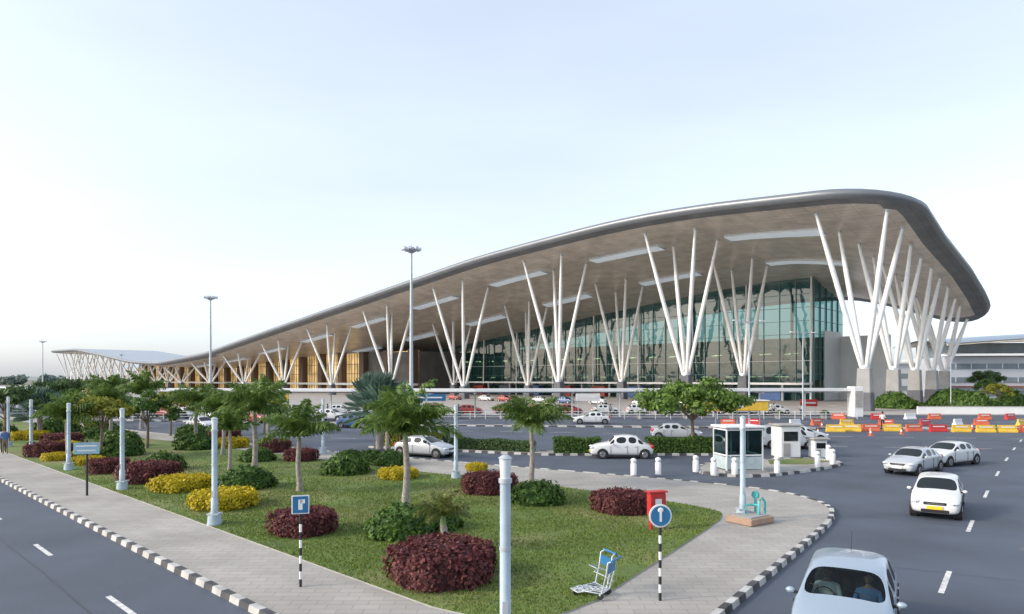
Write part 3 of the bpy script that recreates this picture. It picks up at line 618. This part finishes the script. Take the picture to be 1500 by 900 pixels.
def car_mesh(name,ST,paint,plate=M_plate,glass=None,detail=True):
    glass=glass or M_glass; bm=bmesh.new(); rings=[]
    for x,zb,zbelt,zt,wm,wt in ST:
        half=[(.82*wm,zb),(wm*.96,zb+.09),(wm,.54 if zbelt>.6 else (zb+zbelt)/2),(wm*.965,zbelt),(wt,zt-.055),(wt*.55,zt-.008)]
        ring=[(0,zb)]+half+[(0,zt)]+[(-y,z) for y,z in half[::-1]]
        rings.append([bm.verts.new((x,y,z)) for y,z in ring])
    n=14; F={}
    for i in range(len(ST)-1):
        for j in range(n): F[i,j]=bm.faces.new((rings[i][j],rings[i][(j+1)%n],rings[i+1][(j+1)%n],rings[i+1][j]))
    bm.faces.new(rings[0]); bm.faces.new(rings[-1][::-1])
    bmesh.ops.recalc_face_normals(bm,faces=bm.faces[:])
    g=[]
    van=ST is ST_V
    for i in (3,4,5,6):
        for j in (4,9): g.append(F[i,j])
    bmesh.ops.inset_individual(bm,faces=g,thickness=.04,depth=-.004)
    for f in g: f.material_index=1
    for ws in ([F[3,j] for j in(5,6,7,8)],[F[6 if not van else 7,j] for j in(5,6,7,8)]):
        bmesh.ops.inset_region(bm,faces=ws,thickness=.045,depth=-.004)
        for f in ws: f.material_index=1
    cl=bm.edges.layers.float.new('crease_edge')
    for e in bm.edges:
        fm={f.material_index for f in e.link_faces}
        if len(fm)>1: e[cl]=.85
    for i in range(1,len(ST)-2):
        for j in(4,10,5,9):
            e=bm.edges.get((rings[i][j],rings[i+1][j]))
            if e: e[cl]=max(e[cl],.45)
    me0=bpy.data.meshes.new('tmp'); bm.to_mesh(me0); bm.free(); me0.materials.append(paint); me0.materials.append(glass)
    o=bpy.data.objects.new('tmp',me0); scn.collection.objects.link(o); md=o.modifiers.new('s','SUBSURF'); md.levels=2; md.render_levels=2
    dg=bpy.context.evaluated_depsgraph_get(); em=bpy.data.meshes.new_from_object(o.evaluated_get(dg)); bpy.data.objects.remove(o)
    b=MB(); b.mats=[paint,glass]
    b.v=[tuple(v.co) for v in em.vertices]; b.f=[tuple(p.vertices) for p in em.polygons]; b.m=[p.material_index for p in em.polygons]; b.sm=[True]*len(b.f)
    X0=ST[0][0];X1=ST[-1][0]; wm=ST[4][4]; rw=.30 if not van else .31; fx=ST[2][0]-.22; rx=X1+.62
    for x in(fx,rx):
        for sg in(-1,1):
            y=sg*wm
            b.tube((x,y*.7,rw+.02),(x,y*.985,rw+.02),rw+.075,rw+.065,M_dark,24)
            b.path([(x,y*.74,rw),(x,y*.78,rw),(x,y*.97,rw),(x,y*1.005,rw)],[rw*.9,rw,rw,rw*.9],M_dark,24)
            b.tube((x,y*.99,rw),(x,y*1.012,rw),rw*.66,rw*.6,M_chrome,18)
            for q in range(6):
                a=q*math.pi/3; b.box((x+math.cos(a)*rw*.38,y*1.014,rw+math.sin(a)*rw*.38),(.05,.012,.05),M_dark)
            b.tube((x,y*1.01,rw),(x,y*1.02,rw),.05,.04,M_dark,8)
    zl=ST[1][2]+.02; wf=ST[1][4]
    for sg in(-1,1):
        b.sph((X0-.15,sg*wf*.80,zl+.01),(.17,.17,.08),M_lampg); b.sph((X0-.04,sg*wf*.78,zl),(.07,.06,.055),M_chrome,8,6)
    b.box((X0-.035,0,zl-.03),(.08,wf*.95,.10),M_dark,bev=.02); b.box((X0+.0,0,zl-.03),(.03,wf*.7,.018),M_chrome)
    b.box((X0-.035,0,.335),(.10,wf*1.15,.12),M_dark,bev=.02); b.box((X0+.02,0,.46),(.03,.50,.12),plate); b.box((X1-.02,0,.62),(.03,.50,.12),plate)
    for sg in(-1,1):
        b.sph((X0-.12,sg*wf*.78,.36),(.09,.06,.05),M_lampg,8,6)
        b.sph((X1+.12,sg*wf*.88,.80),(.12,.10,.15),M_tail,8,6)
        mx_=ST[3][0]-.24; b.sph((mx_,sg*(wm+.07),.98),(.055,.09,.06),paint,10,8); b.tube((mx_+.0,sg*wm*.9,.94),(mx_,sg*(wm+.04),.96),.03,.03,M_dark,6)
        b.box((mx_-.052,sg*(wm+.07),.98),(.01,.13,.08),M_glass)
        for x in(ST[5][0]+.02,ST[3][0]-.1,ST[6][0]): b.box((x,sg*wm*.992,.60),(.014,.02,.52),M_dark)
        for x in(ST[5][0]+.14,ST[6][0]+.14): b.box((x,sg*(wm*.995),.80),(.16,.03,.03),M_chrome,bev=.01)
        b.box(((fx+rx)/2,sg*wm*.985,.215),(fx-rx-.8,.05,.07),M_dark)
    x3,x4=ST[3][0],ST[4][0]; z3,z4=ST[3][3],ST[4][3]
    for y in(.45,-.1):
        b.tube((x3-.1,y,z3+.04),(x3-.28,y-.48,z3+.04+(z4-z3)*.2),.01,.008,M_dark,5)
    b.tube((ST[6][0]+.2,0,ST[6][3]),(ST[6][0]-.05,0,ST[6][3]+.35),.006,.003,M_dark,4)
    return b.mesh(name)
CM={'wh':car_mesh('wh',ST_H,P_white),'ws':car_mesh('ws',ST_S,P_white),'ss':car_mesh('ss',ST_S,P_pearl,M_white),'am':car_mesh('am',ST_A,P_white),'van':car_mesh('van',ST_V,P_white),'dk':car_mesh('dk',ST_S,P_dk,M_white),'bl':car_mesh('bl',ST_H,P_blue,M_white),'rd':car_mesh('rd',ST_H,P_red,M_white),'near':car_mesh('near',ST_H,P_silver,M_white,M_clear)}
def car(k,nm,x,y,hx,hy,z=.012): return put(CM[k],nm,(x,y,z),math.atan2(hy,hx))
car('wh','white_taxi_car',16.9,27.1,-.57,-.82); car('ss','silver_sedan_car',22.7,38.6,-.78,-.62); car('ws','white_sedan_car',27,42.2,-.9,-.5)
car('am','white_vintage_sedan_car',7.3,45.7,-1,.06); car('ws','white_sedan_car',9.3,80,-1,.05); car('ss','silver_sedan_car',14.3,59.5,1,-.15); car('van','white_van',21,52,1,-.1)
car('ws','white_sedan_car',24,57,1,0); car('ss','silver_sedan_car',-5.9,46.6,.9,-.45); car('wh','white_hatchback_car',-31.5,69.5,.8,-.6); car('wh','white_hatchback_car',-23,87,1,-.2)
car('bl','blue_hatchback_car',-17,74,1,-.2)
ks=['wh','ws','ss','dk','bl','rd','van','ws']; nms={'wh':'white_hatchback_car','ws':'white_sedan_car','ss':'silver_sedan_car','dk':'charcoal_sedan_car','bl':'blue_hatchback_car','rd':'red_hatchback_car','van':'white_van'}
for i in range(22):
    x=-66+i*5.0+random.uniform(-.8,.8); k=random.choice(ks)
    car(k,nms[k],x,102+random.uniform(-1,1)+max(0,-x-40)*.5,1 if x>-45 else .9,0 if x>-45 else -.4)
for i in range(14):
    s=20+i*9+random.uniform(-2,2); p=O+Vector((-.717,.697,0))*s-Vector((.697,.717,0))*8; k=random.choice(ks); car(k,nms[k],p.x,p.y,.717,-.697)
for i in range(8):
    k=random.choice(ks); car(k,nms[k],-26-i*4.5,79+i*3.3,.8,-.6)

# ------------------------------------------------------------------ people
SK=pm('skin',(.22,.12,.075),.6,var=.05); HR=pm('hair',(.012,.01,.009),.5)
def person_mesh(name,shirt,pants,seat=False,ph=.0):
    me=bpy.data.meshes.new('p'); st=.22 if not seat else 0
    if seat:
        J=[(0,0,.92),(0,0,1.12),(0,0,1.38),(0,0,1.50),(0,0,1.58), (.0,.19,1.40),(.14,.26,1.16),(.40,.17,1.20),(.49,.14,1.24),(0,-.19,1.40),(.14,-.26,1.16),(.40,-.17,1.20),(.49,-.14,1.24),(.05,.1,.9),(.46,.12,.93),(.52,.12,.5),(.62,.12,.45),(.05,-.1,.9),(.46,-.12,.93),(.52,-.12,.5),(.62,-.12,.45)]
    else:
        J=[(0,0,.93),(0,0,1.12),(.01,0,1.38),(.015,0,1.50),(.02,0,1.58),(0,.19,1.41),(-.07,.25,1.14),(.04,.26,.90),(.07,.25,.81),(0,-.19,1.41),(.06,-.25,1.14),(.20,-.25,.93),(.25,-.24,.85),(0,.09,.88),(.5*st,.10,.48),(st*.6,.10,.08),(st*.6+.14,.11,.035),(0,-.09,.88),(.1,-.10,.48),(-st,-.10,.12),(-st+.12,-.11,.04)]
    E=[(0,1),(1,2),(2,3),(3,4),(2,5),(5,6),(6,7),(7,8),(2,9),(9,10),(10,11),(11,12),(0,13),(13,14),(14,15),(15,16),(0,17),(17,18),(18,19),(19,20)]
    rr=[.13,.125,.14,.055,.05,.065,.048,.038,.03,.065,.048,.038,.03,.095,.062,.045,.035,.095,.062,.045,.035]
    me.from_pydata(J,E,[]); o=bpy.data.objects.new('p',me); scn.collection.objects.link(o)
    o.modifiers.new('k','SKIN'); sv=me.skin_vertices[0].data
    for i,q in enumerate(rr): sv[i].radius=(q,q*(1.25 if i in(0,1,2) else 1)); sv[i].use_root=(i==0)
    o.modifiers.new('s','SUBSURF').levels=1
    dg=bpy.context.evaluated_depsgraph_get(); em=bpy.data.meshes.new_from_object(o.evaluated_get(dg)); bpy.data.objects.remove(o)
    b=MB(); b.mats=[shirt,pants,SK,HR,M_dark]; b.v=[tuple(v.co) for v in em.vertices]; b.f=[tuple(p.vertices) for p in em.polygons]; b.sm=[True]*len(b.f)
    for p in em.polygons:
        c=p.center; k=0
        if c.z>1.47: k=2
        elif not seat and c.z<.07: k=4
        elif abs(c.y)>.195 and c.z<1.12 and not seat: k=2
        elif seat and c.x>.28 and c.z>1.05: k=2
        elif c.z<.98: k=1
        b.m.append(k)
    b.sph((.03,0,1.68),(.098,.078,.122),SK,14,10); b.sph((.012,0,1.715),(.102,.086,.105),HR,14,10); b.sph((.128,0,1.665),(.018,.014,.022),SK,6,5)
    for sg in(-1,1): b.sph((.118,sg*.03,1.69),(.01,.014,.008),HR,6,4); b.sph((.03,sg*.08,1.675),(.02,.012,.03),SK,6,4)
    b.sph((.122,0,1.63),(.008,.025,.007),pm('lips',(.2,.07,.06),.5),6,4)
    return b.mesh(name)
cl=[pm('shirt_white',(.6,.6,.6),.8),pm('shirt_blue',(.08,.16,.35),.8),pm('shirt_red',(.4,.06,.06),.8),pm('trousers_dark',(.03,.03,.04),.8),pm('trousers_khaki',(.22,.18,.12),.8)]
PE=[person_mesh('pe0',cl[0],cl[3]),person_mesh('pe1',cl[1],cl[4]),person_mesh('pe2',cl[2],cl[3])]
put(PE[1],'pedestrian',(-34.6,46.6,.15),R(130)); put(PE[0],'pedestrian',(-35.3,47.4,.15),R(130))
for i in range(18):
    put(PE[i%3],'pedestrian',(random.uniform(-55,45),random.uniform(93,100),.02),random.random()*6.28)
put(PE[0],'pedestrian',(38,70,.15),1)
nc=empty('silver_hatchback_car',(6.85,13.95,.012),math.atan2(-.86,-.50),1.06)
put(CM['near'],'body',parent=nc); DR=person_mesh('dr',cl[0],cl[3],True); DR2=person_mesh('dr2',cl[1],cl[3],True)
put(DR,'driver',(-.12,-.36,-.42),0,nc,.97); put(DR2,'passenger',(-.12,.36,-.42),0,nc,.95)
b=MB(); M_in=pm('car_interior',(.03,.03,.035),.8)
b.box((.72,0,.80),(.45,1.4,.22),M_in,bev=.05)
for y in(-.36,.36): b.box((-.35,y,.75),(.16,.5,.75),M_in,bev=.06); b.box((-.38,y,1.2),(.1,.26,.2),M_in,bev=.04); b.box((-.1,y,.45),(.5,.5,.16),M_in,bev=.05)
b.box((-1.0,0,.7),(.2,1.3,.7),M_in,bev=.06); b.box((-1.2,0,.95),(.6,1.3,.04),M_in)
st=[(.42+.06*math.sin(a)*.3,-.36+.18*math.cos(a),.86+.18*math.sin(a)) for a in np.linspace(0,6.283,17)]; b.path(st,[.014]*17,M_dark,6)
b.box((0,0,.3),(3.2,1.5,.05),M_in)
b.obj('interior',parent=nc)

# ------------------------------------------------------------------ street furniture
def garden_lamp(x,y,h=3.8,k=1.):
    b=MB(); b.tube((0,0,0),(0,0,.38),.26,.22,M_pole,14); b.box((0,0,.40),(.42,.42,.04),M_steel)
    b.path([(0,0,.4),(0,0,.9),(0,0,.92),(0,0,h-.5)],[.12,.12,.10,.095],M_pole,12)
    b.tube((0,0,h-.5),(0,0,h-.42),.12,.12,M_steel,12); b.tube((0,0,h-.42),(0,0,h-.06),.09,.11,M_lampg,12); b.tube((0,0,h-.06),(0,0,h),.13,.05,M_steel,14)
    b.box((0,-.10,1.1),(.1,.03,.22),M_steel); b.tube((0,0,2.1),(0,0,2.16),.108,.108,M_steel,12)
    b.obj('garden_lamp_post',(x,y,.14))
for x,y in((-10.5,24.1),(-18.1,31.7),(-25,38.5),(-31.7,45),(-38,51.5),(-45,58.5),(-52,65.5),(-59,72.5),(-.12,12.2),(8.45,25.0)): garden_lamp(x,y)
garden_lamp(-2.9,35.3); garden_lamp(-13,47)
def mast(x,y,h,nm='high_mast_light'):
    b=MB(); b.box((0,0,.2),(1,1,.4),M_conc); b.tube((0,0,.4),(0,0,h-.5),.26,.12,M_steel,12); b.tube((0,0,h-.9),(0,0,h-.6),.2,.75,M_steel,14); b.tube((0,0,h-.6),(0,0,h-.3),.8,.8,M_steel,14)
    for k in range(8):
        a=k*math.pi/4; b.box((math.cos(a)*.95,math.sin(a)*.95,h-.4),(.45,.4,.35),M_lampg,a,bev=.04)
    b.tube((0,0,h-.3),(0,0,h+.3),.05,.02,M_steel,6)
    b.obj(nm,(x,y,0))
mast(-11.8,80,20.9); mast(-50.8,115,19.4); mast(-165,240,18.8); mast(-150,262,15)
def street_lamp(x,y,h,a=0):
    b=MB(); b.tube((0,0,0),(0,0,h),.1,.06,M_steel,8); b.path([(0,0,h),(.5,0,h+.25),(1.3,0,h+.3)],[.05,.045,.04],M_steel,6); b.box((1.6,0,h+.28),(.75,.26,.12),M_white,bev=.04)
    b.path([(0,0,h),(-.5,0,h+.25),(-1.3,0,h+.3)],[.05,.045,.04],M_steel,6); b.box((-1.6,0,h+.28),(.75,.26,.12),M_white,bev=.04)
    b.obj('street_lamp',(x,y,0),a)
street_lamp(37.5,88,11,.3); street_lamp(24.5,70.5,11,.3); street_lamp(72,112,9,.5); street_lamp(86,108,9,.5)
def striped_sign(x,y,h,kind,rz=0):
    b=MB(); n=9
    for i in range(n): b.tube((0,0,h*.78*i/n),(0,0,h*.78*(i+1)/n),.035,.035,M_black if i%2==0 else M_white,10)
    b.tube((0,0,h*.78),(0,0,h),.03,.03,M_black,8)
    if kind=='round':
        b.tube((0,.0,h-.22),(0,-.03,h-.22),.27,.27,M_white,28); b.tube((0,-.032,h-.22),(0,-.042,h-.22),.235,.235,M_blue,28)
        b.box((0,-.05,h-.22),(.05,.008,.26),M_white); b.sph((0,-.05,h-.08),(.07,.006,.06),M_white,8,6)
    else:
        b.box((0,-.03,h-.2),(.42,.02,.46),M_white,bev=.008); b.box((0,-.045,h-.2),(.37,.012,.41),M_blue,bev=.005); b.box((0,-.055,h-.2),(.10,.006,.25),M_white); b.box((.05,-.055,h-.12),(.12,.006,.1),M_white)
    b.obj('traffic_sign',(x,y,.13),rz)
striped_sign(3.45,15.9,2.2,'round',.1); striped_sign(-5.25,16.95,2.25,'sq',.25)
b=MB(); b.tube((0,0,0),(0,0,2.45),.05,.04,M_black,8); b.box((0,-.05,2.1),(1.0,.05,.5),pm('sign_pale_blue',(.30,.46,.56),.4),bev=.01); b.box((0,-.08,2.2),(.8,.01,.06),M_white); b.box((0,-.08,2.0),(.7,.01,.05),M_white); b.obj('information_sign',(-18.8,30.2,.13),.3)
b=MB()
for sx in(-.26,.26): b.tube((sx,0,0),(sx,0,1.25),.03,.03,M_red,8)
b.box((0,0,.85),(.62,.26,.78),M_red,bev=.03); b.box((0,-.14,.85),(.5,.02,.62),pm('cabinet_door',(.42,.03,.03),.4)); b.box((0,-.155,.95),(.24,.01,.2),M_lampg); b.box((0,0,1.28),(.7,.34,.05),M_red); b.tube((-.26,-.1,.0),(-.26,-.1,.45),.06,.05,M_red,8)
b.obj('fire_hose_cabinet',(4.95,23.4,.15),.3)
b=MB(); b.box((0,0,.12),(1.3,1.1,.24),M_brick,bev=.03); b.box((0,0,.26),(1.05,.85,.04),M_conc)
for p in([(.25,-.2,.25),(.25,-.2,.75),(.45,-.2,.85),(.6,-.2,.7),(.6,-.2,.28)],[(-.1,.1,.25),(-.1,.1,.6),(.25,.1,.6),(.25,-.2,.6)],[(.6,.2,.27),(.6,.2,.9)]): b.path(p,[.045]*len(p),M_teal,8)
b.tube((.55,.2,.9),(.65,.2,.9),.14,.14,M_teal,12); b.obj('water_valve',(8.55,24.55,.14),.6)
def trolley(x,y,rz):
    b=MB(); r=.02
    fr=[(.0,-.25,.14),(.75,-.16,.12),(.75,.16,.12),(.0,.25,.14),(.0,-.25,.14)]; b.path(fr,[r]*5,M_steel,8)
    for q in(.3,.55): b.tube((q,-.21,.14),(q,.21,.14),.012,.012,M_steel,6)
    for q in(-.1,.0,.1): b.tube((0,q,.15),(.74,q,.13),.01,.01,M_steel,6)
    for s in(-1,1):
        b.path([(0,s*.25,.14),(-.12,s*.25,.6),(-.16,s*.25,.88),(-.26,s*.22,.93)],[r]*4,M_steel,8)
    b.tube((-.26,-.27,.93),(-.26,.27,.93),.03,.03,M_blue,10)
    b.box((-.14,0,.72),(.02,.46,.22),M_blue,bev=.005)
    for q in(.35,.5): b.tube((-.06-q*.12,-.25,q),(-.06-q*.12,.25,q),.01,.01,M_steel,6)
    b.path([(-.05,-.2,.56),(.22,-.18,.62),(.22,.18,.62),(-.05,.2,.56)],[.012]*4,M_steel,6)
    for p in((.03,-.25),(.03,.25),(.7,0)): b.tube((p[0],p[1]-.025,.07),(p[0],p[1]+.025,.07),.07,.07,M_dark,14); b.box((p[0],p[1],.13),(.04,.07,.06),M_steel)
    b.obj('luggage_trolley',(x,y,.16),rz)
trolley(2.15,16.5,R(205)); trolley(2.2,16.05,R(150))
def bollard(x,y):
    b=MB(); b.path([(0,0,0),(0,0,.62),(0,0,.64),(0,0,.72),(0,0,.74),(0,0,.86),(0,0,.92)],[.16,.16,.13,.13,.16,.15,.06],M_white,14); b.obj('bollard',(x,y,.13))
for x,y in((6.5,36.5),(7.9,36.9),(10.9,36.9),(10.2,37.9),(12.0,36.8),(17.9,40.0),(19.4,41.3),(14.6,37.6),(20.3,43.8)): bollard(x,y)
kb=empty('glass_ticket_kiosk',(12.7,38.4,.13),.15)
b=MB(); W,D,H=2.1,1.6,2.3
b.box((0,0,.06),(W+.3,D+.3,.12),M_conc)
for x in(-W/2,0,W/2):
    for y in(-D/2,D/2): b.box((x,y,H/2+.1),(.07,.07,H),M_white)
for z in(.9,H): 
    for y in(-D/2,D/2): b.box((-W/4,y,z+.05),(W/2-.09,.06,.07),M_white); b.box((W/4,y,z+.05),(W/2-.09,.06,.07),M_white)
    for x in(-W/2,W/2): b.box((x,0,z+.05),(.06,D-.09,.07),M_white)
b.box((0,0,H+.2),(W+.3,D+.3,.12),M_white,bev=.03); b.obj('frame',parent=kb)
b=MB()
for y in(-D/2,D/2): b.box((0,y,1.65),(W-.1,.015,1.35),M_clear)
for x in(-W/2,W/2): b.box((x,0,1.65),(.015,D-.1,1.35),M_clear)
b.box((0,-D/2,.52),(W-.1,.03,.68),pm('pale_panel',(.45,.53,.54),.4)); b.box((-W/2,0,.52),(.03,D-.1,.68),MATS['pale_panel']); b.box((.3,.2,.95),(1.2,.5,.06),M_conc); b.box((.3,.2,.5),(1.0,.4,.8),M_concd); b.box((.2,.2,1.15),(.35,.2,.3),M_dark)
b.obj('panels',parent=kb)
def booth(x,y,w,d,h,nm):
    b=MB(); b.box((0,0,h/2),(w,d,h),M_white,bev=.04); b.box((0,-d/2-.01,h*.68),(w*.7,.03,h*.3),M_glass); b.box((w/2+.01,0,h*.68),(.03,d*.6,h*.3),M_glass); b.box((0,0,h+.06),(w+.3,d+.3,.12),M_kg,bev=.03); b.box((-w*.2,-d/2-.015,h*.25),(w*.35,.02,h*.42),M_kg); b.obj(nm,(x,y,.01),.1)
booth(18.6,46.4,1.4,1.4,2.1,'toll_booth'); booth(20.6,46,.9,.8,1.2,'utility_cabinet')
b=MB()
for x in(-3.4,-1.1,1.1,3.4): b.tube((x,0,0),(x,0,2.0),.06,.06,M_steel,8)
b.box((0,0,2.5),(8,2,1.0),M_yel,bev=.06); b.box((0,-1.02,2.5),(3,.03,.3),M_white); b.box((0,0,3.05),(8.2,2.2,.08),M_white)
b.obj('yellow_entry_gantry',(22.3,71,.01),-.05)
def barrier_mesh(m):
    b=MB(); prof=[(-.3,0),(-.3,.12),(-.14,.4),(-.09,.85),(.09,.85),(.14,.4),(.3,.12),(.3,0)]; L=1.8
    vs=[(-L/2,y,z) for y,z in prof]+[(L/2,y,z) for y,z in prof]; n=8
    b.add(vs,[tuple(range(n-1,-1,-1)),tuple(range(n,2*n))]+[(i,(i+1)%n,n+(i+1)%n,n+i) for i in range(n)],m); b.box((0,0,.62),(L*.7,.245,.12),M_white); return b.mesh('barrier')
BR=[barrier_mesh(M_orange),barrier_mesh(M_yel),barrier_mesh(M_white),barrier_mesh(M_red)]
for i in range(24): put(BR[[1,1,0,1,0,3,1][i%7]],'traffic_barrier',(32+i*2.1+random.uniform(-.2,.2),68+.8*math.sin(i*.6),.012),random.uniform(-.25,.25),None,(.95,.9,.85))
for i in range(14): put(BR[[0,3,2,0,1][i%5]],'traffic_barrier',(24+i*3.7+random.uniform(-1,1),77+random.uniform(-.8,.8),.012),random.uniform(-.6,.6),None,.85)
for i in range(10): put(BR[[0,3,2,0][i%4]],'traffic_barrier',(42+i*4.6+random.uniform(-1,1),89+random.uniform(-.5,.5),.012),random.uniform(-.5,.5),None,.9)
b=MB(); b.box((0,0,.02),(.4,.4,.04),M_orange); b.path([(0,0,.04),(0,0,.28)],[.15,.10],M_orange,12); b.path([(0,0,.28),(0,0,.48)],[.10,.065],M_white,12); b.path([(0,0,.48),(0,0,.75)],[.065,.025],M_orange,12); CN=b.mesh('cone')
for i in range(14): put(CN,'traffic_cone',(26+random.uniform(0,22),random.uniform(61,76),.012),0,None,.95)
def board(x,y,w,h,m,z=2.6,rz=0):
    b=MB()
    for sx in(-w*.4,w*.4): b.tube((sx,0,0),(sx,0,z),.06,.06,M_steel,8)
    b.box((0,-.08,z),(w,.12,h),m,bev=.02); b.box((0,-.15,z),(w*.8,.02,h*.2),M_white); b.obj('direction_sign',(x,y,0),rz)
board(-12,98,5,1,M_blue); board(11,99,3.5,1.1,M_white); board(22,101,4,1.2,MATS['shop_red']); board(-35,101,4,1,M_yel); board(43,99,2.5,1,M_red,1.8)
for i in range(16):
    b=MB(); b.path([(0,0,0),(0,0,.6),(0,0,.62),(0,0,.7)],[.45,.62,.7,.7],M_conc,14); b.obj('planter',(-50+i*6.1,90.6,.01)); put(SG[i%3],'green_shrub',(-50+i*6.1,90.6,.65),i,None,.6)
